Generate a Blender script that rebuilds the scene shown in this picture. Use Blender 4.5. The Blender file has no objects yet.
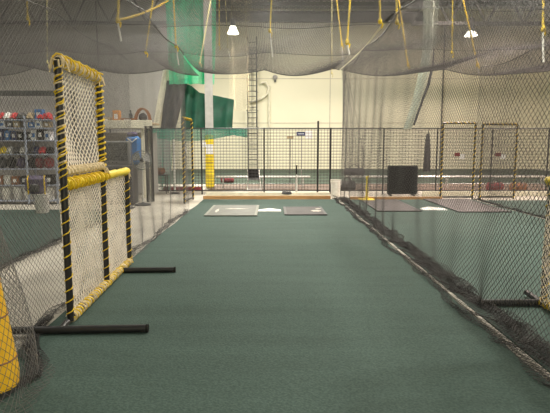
import bpy, math, random
import numpy as np
from mathutils import Vector, Matrix
random.seed(7); RNG = np.random.default_rng(7)
PI = math.pi
S = bpy.context.scene
COL = S.collection

# ------------------------------------------------------------ materials
def mat(name, col, rough=0.7, metal=0.0, spec=0.5, col2=None, scale=8.0, bump=0.0, bscale=None, detail=4.0,
        emit=None, estr=0.0, lo=0.35, hi=0.65, stretch=None, sheen=0.0):
    m = bpy.data.materials.new(name); m.use_nodes = True
    nt = m.node_tree; b = nt.nodes['Principled BSDF']
    b.inputs['Roughness'].default_value = rough
    b.inputs['Metallic'].default_value = metal
    b.inputs['Specular IOR Level'].default_value = spec
    if sheen:
        b.inputs['Sheen Weight'].default_value = sheen
        b.inputs['Sheen Roughness'].default_value = 0.5
    tc = nt.nodes.new('ShaderNodeTexCoord'); mp = nt.nodes.new('ShaderNodeMapping')
    nt.links.new(tc.outputs['Object'], mp.inputs['Vector'])
    if stretch: mp.inputs['Scale'].default_value = stretch
    c2 = col2 if col2 else tuple(c * 0.82 for c in col)
    nz = nt.nodes.new('ShaderNodeTexNoise'); nz.inputs['Scale'].default_value = scale
    nz.inputs['Detail'].default_value = detail
    nt.links.new(mp.outputs['Vector'], nz.inputs['Vector'])
    rp = nt.nodes.new('ShaderNodeValToRGB')
    rp.color_ramp.elements[0].position = lo; rp.color_ramp.elements[1].position = hi
    rp.color_ramp.elements[0].color = (*c2, 1); rp.color_ramp.elements[1].color = (*col, 1)
    nt.links.new(nz.outputs['Fac'], rp.inputs['Fac'])
    nt.links.new(rp.outputs['Color'], b.inputs['Base Color'])
    if bump:
        n2 = nt.nodes.new('ShaderNodeTexNoise'); n2.inputs['Scale'].default_value = bscale or scale * 6
        nt.links.new(mp.outputs['Vector'], n2.inputs['Vector'])
        bp = nt.nodes.new('ShaderNodeBump'); bp.inputs['Strength'].default_value = bump
        bp.inputs['Distance'].default_value = 0.02
        nt.links.new(n2.outputs['Fac'], bp.inputs['Height']); nt.links.new(bp.outputs['Normal'], b.inputs['Normal'])
    if emit:
        b.inputs['Emission Color'].default_value = (*emit, 1); b.inputs['Emission Strength'].default_value = estr
    return m

M = {}
M['concrete'] = mat('concrete', (0.50, 0.47, 0.40), 0.6, col2=(0.40, 0.375, 0.32), scale=1.3, bump=0.1)
M['wallp'] = mat('painted_wall', (0.79, 0.76, 0.59), 0.7, col2=(0.75, 0.72, 0.55), scale=0.4, lo=0.3, hi=0.7)
M['greyw'] = mat('grey_wall', (0.36, 0.35, 0.33), 0.8, col2=(0.31, 0.30, 0.285), scale=0.5)
M['roof'] = mat('roof_deck', (0.30, 0.31, 0.28), 0.6, scale=1.0)
M['steel'] = mat('dark_steel', (0.07, 0.075, 0.07), 0.5, scale=3)
M['joint'] = mat('wall_joint', (0.55, 0.52, 0.42), 0.8)
M['colpaint'] = mat('column_paint', (0.50, 0.50, 0.48), 0.5, scale=5)
M['redbrown'] = mat('red_brown_rubber', (0.15, 0.105, 0.08), 0.7, scale=3)
M['white'] = mat('white_paint', (0.82, 0.82, 0.78), 0.5, scale=5)
M['paper'] = mat('white_paper', (0.85, 0.85, 0.86), 0.7, scale=5)
M['cream'] = mat('cream_board', (0.78, 0.75, 0.60), 0.6, scale=4)
M['black'] = mat('black_rubber', (0.012, 0.012, 0.012), 0.7, spec=.2, scale=20)
M['blackpipe'] = mat('black_pipe', (0.018, 0.018, 0.02), 0.4, scale=20)
M['blacknet'] = mat('black_netting', (0.040, 0.038, 0.037), 0.6, scale=3)
M['fencewire'] = mat('fence_wire', (0.05, 0.048, 0.05), 0.5, scale=20)
M['creamnet'] = mat('cream_twine', (0.92, 0.85, 0.74), 0.85, col2=(0.82, 0.74, 0.62), scale=9)
M['creamrope'] = mat('cream_rope', (0.80, 0.68, 0.45), 0.85, col2=(0.62, 0.50, 0.30), scale=30)
M['yellow'] = mat('yellow_rope', (0.86, 0.62, 0.02), 0.6, col2=(0.70, 0.47, 0.02), scale=20)
M['brightrope'] = mat('bright_yellow_rope', (0.95, 0.70, 0.02), 0.6, col2=(0.85, 0.58, 0.02), scale=20)
M['paleyellow'] = mat('pale_yellow_rope', (0.70, 0.62, 0.25), 0.7, col2=(0.6, 0.55, 0.3), scale=30)
M['whiterope'] = mat('white_rope', (0.78, 0.77, 0.72), 0.7, scale=30)
M['yellowpad'] = mat('yellow_vinyl', (0.88, 0.70, 0.03), 0.45, col2=(0.80, 0.60, 0.03), scale=6)
M['amberpad'] = mat('amber_vinyl', (0.86, 0.52, 0.02), 0.45, col2=(0.76, 0.44, 0.02), scale=5)
M['greennet'] = mat('green_netting', (0.07, 0.68, 0.37), 0.7, col2=(0.05, 0.55, 0.30), scale=3)
M['tealnet'] = mat('teal_netting', (0.035, 0.26, 0.18), 0.7, scale=3)
M['greentarp'] = mat('green_tarp', (0.014, 0.105, 0.068), 0.6, col2=(0.010, 0.07, 0.045), scale=2.5)
M['greytarp'] = mat('charcoal_tarp', (0.06, 0.06, 0.065), 0.7, scale=3)
M['palenet'] = mat('pale_netting', (0.60, 0.68, 0.58), 0.7, scale=3)
M['beigenet'] = mat('beige_netting', (0.42, 0.35, 0.22), 0.7, scale=3)
M['wood'] = mat('bare_timber', (0.55, 0.32, 0.13), 0.6, col2=(0.42, 0.23, 0.09), scale=3, stretch=(1, 8, 8))
M['alu'] = mat('brushed_aluminium', (0.72, 0.72, 0.70), 0.4, metal=0.6, scale=20)
M['bucket'] = mat('white_plastic', (0.74, 0.73, 0.68), 0.4, col2=(0.62, 0.60, 0.56), scale=12)
M['screen'] = mat('tv_glass', (0.035, 0.045, 0.045), 0.25, scale=2)
M['dkgrey'] = mat('dark_grey_plastic', (0.06, 0.06, 0.062), 0.5, scale=8)
M['tvgrey'] = mat('grey_plastic', (0.17, 0.18, 0.175), 0.5, scale=8)
M['litnet'] = mat('lit_black_netting', (0.15, 0.145, 0.14), 0.7, scale=3)  # black net made greyer: light caught by the strands is in the colour
M['blue'] = mat('blue_cloth', (0.05, 0.19, 0.48), 0.7, scale=9)
M['navy'] = mat('navy_plastic', (0.025, 0.035, 0.12), 0.45, scale=9)
M['purple'] = mat('purple_cloth', (0.10, 0.08, 0.15), 0.7, scale=9)
M['red'] = mat('red_plastic', (0.55, 0.03, 0.035), 0.4, scale=9)
M['redcloth'] = mat('red_cloth', (0.22, 0.03, 0.035), 0.8, scale=9)
M['brown'] = mat('brown_leather', (0.26, 0.11, 0.045), 0.6, scale=9)
M['orange'] = mat('orange_card', (0.62, 0.26, 0.05), 0.7, scale=9)
M['shelfsteel'] = mat('pale_blue_steel', (0.45, 0.50, 0.62), 0.4, scale=9)
M['tan'] = mat('tan_card', (0.45, 0.36, 0.22), 0.8, scale=6)
M['plate'] = mat('home_plate_rubber', (0.88, 0.88, 0.85), 0.5, scale=9)
M['taupe'] = mat('taupe_mat', (0.125, 0.13, 0.108), 0.6, col2=(0.08, 0.082, 0.07), scale=4, stretch=(1, 2.2, 1), bump=.1)
M['taupe_rim'] = mat('taupe_rim', (0.24, 0.25, 0.21), 0.7, scale=14)
M['umber'] = mat('umber_mat', (0.075, 0.068, 0.066), 0.65, col2=(0.045, 0.042, 0.041), scale=4, stretch=(1, 2.2, 1), bump=.1)
M['plum'] = mat('plum_mat', (0.085, 0.075, 0.075), 0.65, col2=(0.055, 0.05, 0.05), scale=4, stretch=(1, 2.2, 1), bump=.1)
M['worn'] = mat('worn_mat', (0.55, 0.53, 0.47), 0.7, col2=(0.38, 0.36, 0.31), scale=14)
M['lampglass'] = mat('lamp_refractor', (0.9, 0.88, 0.8), 0.3, emit=(1.0, 0.93, 0.78), estr=7.0)

def turf_mat(name, a, b, seam):
    m = bpy.data.materials.new(name); m.use_nodes = True
    nt = m.node_tree; N = nt.nodes; L = nt.links; p = N['Principled BSDF']
    p.inputs['Roughness'].default_value = 0.75; p.inputs['Specular IOR Level'].default_value = 0.12
    p.inputs['Sheen Weight'].default_value = 0.0
    tc = N.new('ShaderNodeTexCoord')
    fine = N.new('ShaderNodeTexNoise'); fine.inputs['Scale'].default_value = 60; fine.inputs['Detail'].default_value = 3
    mp = N.new('ShaderNodeMapping'); mp.inputs['Scale'].default_value = (0.35, 2.6, 1)
    big = N.new('ShaderNodeTexNoise'); big.inputs['Scale'].default_value = 1.6; big.inputs['Detail'].default_value = 5
    L.new(tc.outputs['Object'], fine.inputs['Vector']); L.new(tc.outputs['Object'], mp.inputs['Vector'])
    L.new(mp.outputs['Vector'], big.inputs['Vector'])
    r1 = N.new('ShaderNodeValToRGB'); r1.color_ramp.elements[0].position = .3; r1.color_ramp.elements[1].position = .7
    r1.color_ramp.elements[0].color = (*a, 1); r1.color_ramp.elements[1].color = (*b, 1)
    L.new(fine.outputs['Fac'], r1.inputs['Fac'])
    r2 = N.new('ShaderNodeValToRGB'); r2.color_ramp.elements[0].position = .3; r2.color_ramp.elements[1].position = .75
    r2.color_ramp.elements[0].color = (.88, .88, .88, 1); r2.color_ramp.elements[1].color = (1.06, 1.06, 1.06, 1)
    L.new(big.outputs['Fac'], r2.inputs['Fac'])
    mx = N.new('ShaderNodeMix'); mx.data_type = 'RGBA'; mx.blend_type = 'MULTIPLY'; mx.inputs[0].default_value = 1
    L.new(r1.outputs['Color'], mx.inputs[6]); L.new(r2.outputs['Color'], mx.inputs[7])
    L.new(mx.outputs[2], p.inputs['Base Color'])
    bp = N.new('ShaderNodeBump'); bp.inputs['Strength'].default_value = .5; bp.inputs['Distance'].default_value = .01
    L.new(fine.outputs['Fac'], bp.inputs['Height']); L.new(bp.outputs['Normal'], p.inputs['Normal'])
    return m
M['turf'] = turf_mat('green_turf', (0.046, 0.076, 0.065), (0.080, 0.122, 0.106), True)
M['turf2'] = turf_mat('green_turf_far', (0.05, 0.068, 0.052), (0.07, 0.095, 0.073), True)

# ------------------------------------------------------------ mesh builder
class MB:
    def __init__(s): s.v = []; s.f = []
    def add(s, vs, fs, T=None):
        o = len(s.v)
        for v in vs:
            s.v.append(tuple(T @ Vector(v)) if T is not None else tuple(v))
        for f in fs: s.f.append(tuple(i + o for i in f))
        return s
    def box(s, c, d, rz=0, rx=0, ry=0, bev=0.0):
        x, y, z = d[0]/2, d[1]/2, d[2]/2
        T = Matrix.Translation(c) @ Matrix.Rotation(rz, 4, 'Z') @ Matrix.Rotation(ry, 4, 'Y') @ Matrix.Rotation(rx, 4, 'X')
        b = min(bev, x*.9, y*.9, z*.9)
        if b <= 0:
            vs = [(sx*x, sy*y, sz*z) for sx in (-1, 1) for sy in (-1, 1) for sz in (-1, 1)]
            fs = [(0,1,3,2), (4,6,7,5), (0,4,5,1), (2,3,7,6), (0,2,6,4), (1,5,7,3)]
            return s.add(vs, fs, T)
        def ring(xx, yy, bb, zz):
            return [(xx-bb, -yy, zz), (xx, -yy+bb, zz), (xx, yy-bb, zz), (xx-bb, yy, zz), (-xx+bb, yy, zz), (-xx, yy-bb, zz), (-xx, -yy+bb, zz), (-xx+bb, -yy, zz)]
        rs = [ring(x-b, y-b, b*.5, -z), ring(x, y, b, -z+b), ring(x, y, b, z-b), ring(x-b, y-b, b*.5, z)]
        vs = sum(rs, []); fs = []
        for k in range(3):
            for i in range(8):
                j = (i+1) % 8; fs.append((k*8+i, k*8+j, k*8+8+j, k*8+8+i))
        fs.append(tuple(reversed(range(8)))); fs.append(tuple(range(24, 32)))
        return s.add(vs, fs, T)
    def tube(s, pts, r, n=8, caps=True, closed=False):
        pts = [Vector(p) for p in pts]; m = len(pts); o = len(s.v)
        rr = r if isinstance(r, (list, tuple)) else [r]*m
        prev = None
        for i, p in enumerate(pts):
            if closed: t = pts[(i+1) % m] - pts[i-1]
            else: t = pts[min(i+1, m-1)] - pts[max(i-1, 0)]
            t.normalize()
            if prev is None:
                a = Vector((0, 0, 1)) if abs(t.z) < .9 else Vector((1, 0, 0))
                u = t.cross(a).normalized()
            else:
                u = prev - t * prev.dot(t)
                u = u.normalized() if u.length > 1e-6 else t.orthogonal().normalized()
            prev = u; w = t.cross(u)
            for k in range(n):
                a = 2*PI*k/n; q = p + (u*math.cos(a) + w*math.sin(a))*rr[i]
                s.v.append(tuple(q))
        for i in range(m if closed else m-1):
            i2 = (i+1) % m
            for k in range(n):
                k2 = (k+1) % n
                s.f.append((o+i*n+k, o+i*n+k2, o+i2*n+k2, o+i2*n+k))
        if caps and not closed:
            s.f.append(tuple(o+k for k in reversed(range(n)))); s.f.append(tuple(o+(m-1)*n+k for k in range(n)))
        return s
    def lathe(s, prof, c=(0,0,0), n=20, T=None):
        vs = []; fs = []
        for r, z in prof:
            for k in range(n):
                a = 2*PI*k/n; vs.append((r*math.cos(a), r*math.sin(a), z))
        for i in range(len(prof)-1):
            for k in range(n):
                k2 = (k+1) % n; fs.append((i*n+k, i*n+k2, (i+1)*n+k2, (i+1)*n+k))
        fs.append(tuple(reversed(range(n)))); fs.append(tuple((len(prof)-1)*n+k for k in range(n)))
        T0 = Matrix.Translation(c)
        return s.add(vs, fs, T0 @ T if T is not None else T0)
    def blob(s, c, d, n=14, m=9, fn=None, rz=0):
        vs = []; fs = []
        for i in range(m+1):
            th = PI*i/m
            for k in range(n):
                a = 2*PI*k/n
                x, y, z = math.sin(th)*math.cos(a), math.sin(th)*math.sin(a), math.cos(th)
                q = fn(x, y, z) if fn else 1
                vs.append((x*d[0]/2*q, y*d[1]/2*q, z*d[2]/2*q))
        for i in range(m):
            for k in range(n):
                k2 = (k+1) % n; fs.append((i*n+k, (i+1)*n+k, (i+1)*n+k2, i*n+k2))
        return s.add(vs, fs, Matrix.Translation(c) @ Matrix.Rotation(rz, 4, 'Z'))
    def sheet(s, fn, nu, nv, th=0.006):
        """a cloth with real thickness from fn(u,v)->xyz"""
        P = [[Vector(fn(i/nu, j/nv)) for j in range(nv+1)] for i in range(nu+1)]
        o = len(s.v); W = nv+1; K = (nu+1)*W
        front = []; back = []
        for i in range(nu+1):
            for j in range(nv+1):
                a = P[min(i+1, nu)][j] - P[max(i-1, 0)][j]; b = P[i][min(j+1, nv)] - P[i][max(j-1, 0)]
                n = a.cross(b); n = n.normalized() if n.length > 1e-9 else Vector((0, 1, 0))
                front.append(tuple(P[i][j] + n*th/2)); back.append(tuple(P[i][j] - n*th/2))
        s.v += front + back
        for i in range(nu):
            for j in range(nv):
                a, b, c, d = o+i*W+j, o+(i+1)*W+j, o+(i+1)*W+j+1, o+i*W+j+1
                s.f.append((a, b, c, d)); s.f.append((a+K, d+K, c+K, b+K))
        for i in range(nu):
            for j in (0, nv):
                a, b = o+i*W+j, o+(i+1)*W+j; s.f.append((a, a+K, b+K, b))
        for j in range(nv):
            for i in (0, nu):
                a, b = o+i*W+j, o+i*W+j+1; s.f.append((a, b, b+K, a+K))
        return s
    def build(s, name, m, parent=None, loc=None, smooth=True):
        me = bpy.data.meshes.new(name); me.from_pydata(s.v, [], s.f); me.validate()
        o = bpy.data.objects.new(name, me); COL.objects.link(o)
        me.materials.append(M[m] if isinstance(m, str) else m)
        if smooth:
            me.polygons.foreach_set('use_smooth', [True]*len(me.polygons))
            try: me.set_sharp_from_angle(angle=math.radians(40))
            except Exception: pass
        if parent is not None: o.parent = parent
        if loc is not None: o.location = loc
        return o

def tag(o, label, cat, group=None, kind=None):
    o['label'] = label; o['category'] = cat
    if group: o['group'] = group
    if kind: o['kind'] = kind
    return o
def thing(name, label, cat, loc=(0,0,0), rz=0, group=None):
    o = bpy.data.objects.new(name, None); COL.objects.link(o); o.empty_display_size = .1
    o.location = loc; o.rotation_euler = (0, 0, rz)
    return tag(o, label, cat, group)
def struct(o): o['kind'] = 'structure'; return o

# ------------------------------------------------------------ knotted netting made of real twine
def net(name, fn, U, V, cell, r, m, parent=None, loc=None, square=False):
    """fn(u,v) arrays in metres -> (x,y,z) arrays; twine runs on the two diagonals (or along u and v)"""
    h = cell if square else cell/math.sqrt(2)
    nu = max(2, int(round(U/h))); nv = max(2, int(round(V/h)))
    uu = np.linspace(0, U, nu+1)[:, None] * np.ones((1, nv+1)); vv = np.ones((nu+1, 1)) * np.linspace(0, V, nv+1)[None, :]
    P = np.stack([np.broadcast_to(a, uu.shape) for a in fn(uu, vv)], -1).astype(float)
    du = np.gradient(P, axis=0); dv = np.gradient(P, axis=1)
    n = np.cross(du, dv); n /= np.linalg.norm(n, axis=-1, keepdims=True) + 1e-9
    I, J = np.meshgrid(np.arange(nu+1), np.arange(nv+1), indexing='ij')
    VV = []; FF = []; base = 0
    for fam in (0, 1):
        if square: d = du if fam == 0 else dv; di, dj = (1, 0) if fam == 0 else (0, 1)
        else: d = du + dv if fam == 0 else du - dv; di, dj = (1, 1) if fam == 0 else (1, -1)
        t = np.cross(n, d); t /= np.linalg.norm(t, axis=-1, keepdims=True) + 1e-9
        ring = np.stack([P + n*r, P - n*r*.5 + t*r*.87, P - n*r*.5 - t*r*.87], 2)
        ok = np.ones_like(I, bool) if square else ((I + J) % 2 == 0)
        st = ok & (I + di <= nu) & (J + dj <= nv) & (J + dj >= 0)
        a = I[st]*(nv+1) + J[st]; b = (I[st]+di)*(nv+1) + J[st]+dj
        used = np.zeros((nu+1)*(nv+1), bool); used[a] = True; used[b] = True
        remap = np.full((nu+1)*(nv+1), -1, np.int64); remap[used] = np.arange(used.sum())
        VV.append(ring.reshape(-1, 3, 3)[used].reshape(-1, 3))
        a = remap[a]*3 + base; b = remap[b]*3 + base
        for k in range(3):
            k2 = (k+1) % 3
            FF.append(np.stack([a+k, a+k2, b+k2, b+k], 1))
        base += int(used.sum())*3
    vs = np.concatenate(VV); fs = np.concatenate(FF)
    me = bpy.data.meshes.new(name)
    me.vertices.add(len(vs)); me.vertices.foreach_set('co', vs.astype(np.float32).ravel())
    me.loops.add(fs.size); me.loops.foreach_set('vertex_index', fs.astype(np.int32).ravel())
    me.polygons.add(len(fs)); me.polygons.foreach_set('loop_start', np.arange(0, fs.size, 4, dtype=np.int32))
    me.polygons.foreach_set('use_smooth', np.ones(len(fs), bool))
    me.update(calc_edges=True)
    me.materials.append(M[m]); o = bpy.data.objects.new(name, me); COL.objects.link(o)
    if parent is not None: o.parent = parent
    if loc is not None: o.location = loc
    return o

def catenary(p0, p1, sag, n=14):
    p0, p1 = Vector(p0), Vector(p1)
    return [p0.lerp(p1, i/n) - Vector((0, 0, sag*4*(i/n)*(1-i/n))) for i in range(n+1)]
def helix(p0, p1, r, pitch, wob=0.0, per=9):
    p0, p1 = Vector(p0), Vector(p1); d = p1-p0; L = d.length; t = d.normalized()
    u = t.orthogonal().normalized(); w = t.cross(u); n = max(3, int(L/pitch*per))
    out = []; ph = random.uniform(0, 6)
    for i in range(n+1):
        a = 2*PI*i/per + ph; rr = r*(1 + wob*math.sin(i*1.7+ph))
        out.append(p0 + t*(L*i/n) + (u*math.cos(a) + w*math.sin(a))*rr)
    return out

# ============================================================ THE SETTING
WALLY, HALL, RIGHT, FRONT, ROOF = 32.0, -16.0, 17.0, -7.0, 9.75
struct(MB().box(((HALL+RIGHT)/2, (WALLY+FRONT)/2, -.1), (RIGHT-HALL, WALLY-FRONT, .18)).build('floor', 'concrete', smooth=False))
wb = struct(MB().box(((HALL+RIGHT)/2, WALLY+.1, ROOF/2), (RIGHT-HALL+.4, .2, ROOF)).build('wall_back', 'wallp', smooth=False))
struct(MB().box(((HALL-5.5)/2, 27.6, ROOF/2), (-5.5-HALL, .2, ROOF)).build('wall_shade_left', 'greyw', smooth=False))  # added wall; its grey stands for the dimmer left end of the back wall
struct(MB().box((HALL-.1, (WALLY+FRONT)/2, ROOF/2), (.2, WALLY-FRONT, ROOF)).build('wall_left', 'greyw', smooth=False))
struct(MB().box((RIGHT+.1, (WALLY+FRONT)/2, ROOF/2), (.2, WALLY-FRONT, ROOF)).build('wall_right', 'wallp', smooth=False))
struct(MB().box(((HALL+RIGHT)/2, FRONT-.1, ROOF/2), (RIGHT-HALL+.4, .2, ROOF)).build('wall_front', 'wallp', smooth=False))
struct(MB().box(((HALL+RIGHT)/2, (WALLY+FRONT)/2, ROOF+.1), (RIGHT-HALL+.4, WALLY-FRONT+.4, .2)).build('ceiling', 'roof', smooth=False))
# roof steel: eave beam against the back wall, trusses, purlins
b = MB(); b.box((2.5, 31.75, 9.2), (13.4, .12, .55)); b.box((2.5, 31.7, 8.93), (13.4, .3, .06)); b.box((2.5, 31.7, 9.47), (13.4, .3, .06))
struct(b.build('trim_1', 'steel', smooth=False))
def truss(nm, x0, x1, y, z0, z1):
    b = MB(); b.box(((x0+x1)/2, y, z0), (x1-x0, .22, .18)); b.box(((x0+x1)/2, y, z1), (x1-x0, .22, .18))
    n = int((x1-x0)/.9); st = (x1-x0)/n
    for i in range(n):
        za, zb = (z0, z1) if i % 2 == 0 else (z1, z0)
        b.tube([(x0+i*st, y, za), (x0+(i+1)*st, y, zb)], .06, 6)
    struct(b.build(nm, 'steel', smooth=False))
truss('trim_2', -15.8, -3.6, 27, 7.75, 9.5)
truss('trim_3', 7.2, 16.8, 27, 7.75, 9.5)
b = MB()
for y in (8, 12, 16, 20, 24, 28.4, 29.4, 30.4): b.box((.5, y, ROOF-.12), (32.6, .12, .22))
struct(b.build('trim_4', 'steel', smooth=False))
b = MB()                                   # panel joints of the back wall
for x in (-9.6, -4, 3.6, 10.55): b.box((x, WALLY-.012, 4.4), (.05, .02, 8.8))
for z in (2.9, 5.6): b.box((.5, WALLY-.012, z), (32.5, .02, .035))
struct(b.build('trim_5', 'joint', smooth=False))
b = MB(); b.box((10.55, WALLY-.1, 4.4), (.05, .08, 8.8)); b.box((-9.13, 27.45, 4.5), (.05, .08, 8.9))
struct(b.build('trim_6', 'steel', smooth=False))  # downpipes
# building column with the yellow guard
b = MB(); cx, cy = -2.22, 18.2
b.box((cx, cy-.13, 4.85), (.25, .025, 9.7)); b.box((cx, cy+.13, 4.85), (.25, .025, 9.7)); b.box((cx, cy, 4.85), (.025, .26, 9.7))
struct(b.build('trim_7', 'colpaint', smooth=False))

# ---------------- turf
def turf(label, x0, x1, y0, y1, m='turf', h=.012, wav=0):
    b = MB(); n = 40
    def edge(y, k): return wav*(math.sin(y*1.9+k)+.6*math.sin(y*4.3+2*k))
    for i in range(n+1):
        y = y0+(y1-y0)*i/n
        for x in (x0+edge(y, 1), x1+edge(y, 4)):
            b.v.append((x, y, -.005)); b.v.append((x, y, h))
    for i in range(n):
        o = i*4; q = o+4
        b.f += [(o+1, o+3, q+3, q+1), (o+0, q+0, q+2, o+2), (o+0, o+1, q+1, q+0), (o+2, q+2, q+3, o+3)]
    b.f += [(0, 2, 3, 1), (n*4, n*4+1, n*4+3, n*4+2)]
    o = b.build('turf_carpet', m, smooth=False)
    return tag(o, label, 'artificial turf')
turf('green artificial turf lane in the middle, running up to the home plate', -1.98, 1.87, -3, 14.62, wav=.012)
turf('green artificial turf lane behind the right divider net', 1.95, 5.8, -3, 14.55, wav=.01)
turf('green artificial turf at far left in front of the merchandise shelves', -9.5, -3.6, -3, 12.3, wav=.01)
turf('pale green turf field stretching behind the fence to the back wall', -6, 16.5, 20.4, 31.9, m='turf2')
turf('green artificial turf of the farthest right lane beyond the second net wall', 5.92, 10.2, -1, 14.3, wav=.01)
tag(MB().box((0, 0, .01), (14, 2.7, .02)).build('rubber_floor_strip', 'redbrown', loc=(4.8, 18.95, 0), smooth=False), 'red-brown rubber strip on the floor under the benches', 'floor mat')
tag(MB().box((1.912, 6.2, .008), (.035, 17, .02)).build('turf_edge_strip', 'worn', smooth=False),
    'tan edging strip between the turf lanes under the right divider net', 'edging strip')

# ============================================================ CAGE NETS
R = .0022
def wav(a, b, *ks):
    s = 0
    for amp, fa, fb, ph in ks: s = s + amp*np.sin(fa*a + fb*b + ph)
    return s
TOP = 3.72
def divider(label, x0, y0, y1, bulge, skirt, side, cell=.044, top=TOP, r=R, m='blacknet'):
    """hanging net in the plane x = x0 with its slack lying on the floor towards side"""
    t = thing('divider_net', label, 'net', (x0, (y0+y1)/2, 0))
    yc = (y0+y1)/2; L = y1-y0
    def prof(u, v):
        y = y0+u; w = v-skirt
        fall = np.clip(w, 0, None); fl = np.clip(-w, 0, None)
        zz = fall*top/(top) + 0
        low = np.exp(-fall*2.2)
        x = wav(y, fall, (.035, 1.1, .5, .3), (.02, 2.7, -1.2, 1.), (.012, 7.3, 1.5, 2.)) * (1-fall/top*.8)
        x = x + low*wav(y, fall, (.022, 5.1, .8, .7), (.014, 8.7, -2., 1.9)) + side*fl*.8
        x = x + bulge(y, fall)
        z = fall - .12*np.sin(PI*np.mod(y+.5, 3)/3)*(fall/top)**3 + .025 + fl*wav(y, v, (.10, 9., 5., 0), (.08, 17., 9., 1.)) + fl*.12
        z = np.maximum(z, .02)
        return x, y-yc, z
    net('net_panel', prof, L, top+skirt, cell, r, m, t)
    ys = np.linspace(y0, y1, 70)
    pts = []
    for y in ys:
        a, bb, c = prof(np.array([[y-y0]]), np.array([[top+skirt]])); pts.append((float(a[0,0]), float(bb[0,0]), float(c[0,0])))
    MB().tube(pts, .011, 5).build('border_rope', 'blackpipe', t)
    return t, prof, yc
zero = lambda y, f: 0*y
# left divider: pushed in near the camera by the yellow pad behind it
def lb(y, f): return .52*np.exp(-((y-3.08)/.55)**4)*np.exp(-(f/1.25)**2)
tl, _, ycl = divider('black diamond net wall hanging behind the yellow-lashed L-shaped screen', -2.06, 1.6, 12.2, lb, .15, 1, m='litnet', r=.0017)
tr, _, ycr = divider('black diamond net wall along the right edge of the middle lane', 2.06, 2.0, 15.0, zero, .30, -1)
t3_, _, yc3 = divider('black net wall on the far side of the right lane', 5.86, 2.5, 14.6, zero, .05, 1)
t4_, _, yc4 = divider('black net wall between the left walkway and the left turf', -3.52, 3.0, 12.8, zero, .1, 1, m='litnet', r=.0019)
# ruffled slack heaped on the floor
def heap(t, yc, x0, y0, y1, w, hgt, seed, width_fn, path=None):
    rg = np.random.default_rng(seed); ph = rg.uniform(0, 6, 8)
    def fn(u, v):
        y = y0+u; s = v/w                       # 0..1 across, an up-down-up fold
        wd = width_fn(y)
        x = (s-.5)*wd + .025*np.sin(4.3*y+ph[0]) + .022*np.sin(11*y+9*s+ph[1]) + .03*np.sin(2.1*y+ph[2])
        z = .02 + hgt*np.abs(np.sin(PI*s*3 + .8*np.sin(4.1*y+ph[3])))*(.55+.45*np.sin(5.3*y+ph[4]))*(.6+.4*np.sin(11.7*y+ph[5]))
        z = np.maximum(z, .018)
        return x+((path(y) if path else x0)-t.location[0]), y-yc, z
    net('slack_hem', fn, y1-y0, w, .034, .0022, 'blacknet', t)
heap(tr, ycr, 1.835, 2.2, 14.9, .14, .03, 1, lambda y: .09+.02*np.sin(2.2*y+.4))
for sd in (2, 3, 8):
    heap(tr, ycr, 2.06+.02*(sd % 3), 2.2, 14.9, .34, .06, sd, lambda y: .19+.04*np.sin(2.2*y+.4)+.02*np.sin(5*y))
for sd in (4, 5, 9):
    heap(tl, ycl, -1.70, 2.4, 4.5, .3, .05, sd, lambda y: .09+.02*np.sin(4*y), lambda y: np.interp(y, [2.4, 2.95, 3.3, 3.55, 3.8, 4.15, 4.5], [-1.9, -1.72, -1.64, -1.74, -1.89, -1.99, -2.04]))
for sd in (6,):
    heap(tl, ycl, -2.04, 4.4, 12.1, .3, .04, sd, lambda y: .11+.03*np.sin(2*y))
for sd in (10, 11): heap(t3_, yc3, 5.84, 6, 14.5, .2, .06, sd, lambda y: .10+0*y)
for sd in (12, 13): heap(t4_, yc4, -3.5, 4, 12.7, .2, .06, sd, lambda y: .10+0*y)
# ceilings of netting, sagging between their support ropes
def ceiling_net(label, x0, x1, y0, y1, xsup, sx, sy, cell=.05, z0=TOP+.02):
    t = thing('ceiling_net', label, 'net', ((x0+x1)/2, (y0+y1)/2, z0)); xc, yc = (x0+x1)/2, (y0+y1)/2
    def fn(u, v):
        x, y = x0+u, y0+v
        px = np.mod(x-xsup, sx)/sx; py = np.mod(y1-y, sy)/sy
        z = -.16*4*px*(1-px)*np.exp(-(y1-y)/2.5) - .05*(1-np.exp(-(y1-y)/2.5)) - .025*4*py*(1-py) + .03*np.sin(2.3*x+1.1*y)
        return x-xc, y-yc, z
    net('net_panel', fn, x1-x0, y1-y0, cell, .0033, 'blacknet', t)
    y = y1
    while y > y0:
        b = MB()
        pts = []
        for xx in np.linspace(x0, x1, 40):
            a, bb, c = fn(np.array([[xx-x0]]), np.array([[y-y0]])); pts.append((float(a[0,0]), float(bb[0,0]), float(c[0,0])))
        b.tube(pts, .013 if y == y1 else .005, 5); b.build('support_rope', 'blackpipe', t); y -= sy
    return t
ceiling_net('sagging black net over the middle lane', -2.1, 1.95, 3.5, 15.0, -.2, 2.0, 2.8)
ceiling_net('sagging black net over the right lanes', 1.99, 9.9, 4.0, 15.0, 5.0, 3.2, 3.4)
ceiling_net('sagging black net over the left walkway and lane', -8.0, -2.1, 4.0, 14.9, -3.0, 1.9, 2.9)

# fine gathered drapes of netting
def drape(name, label, fn, U, V, cell, r, m, loc, square=False):
    o = net(name, fn, U, V, cell, r, m, None, loc, square); return tag(o, label, 'net')
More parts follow.
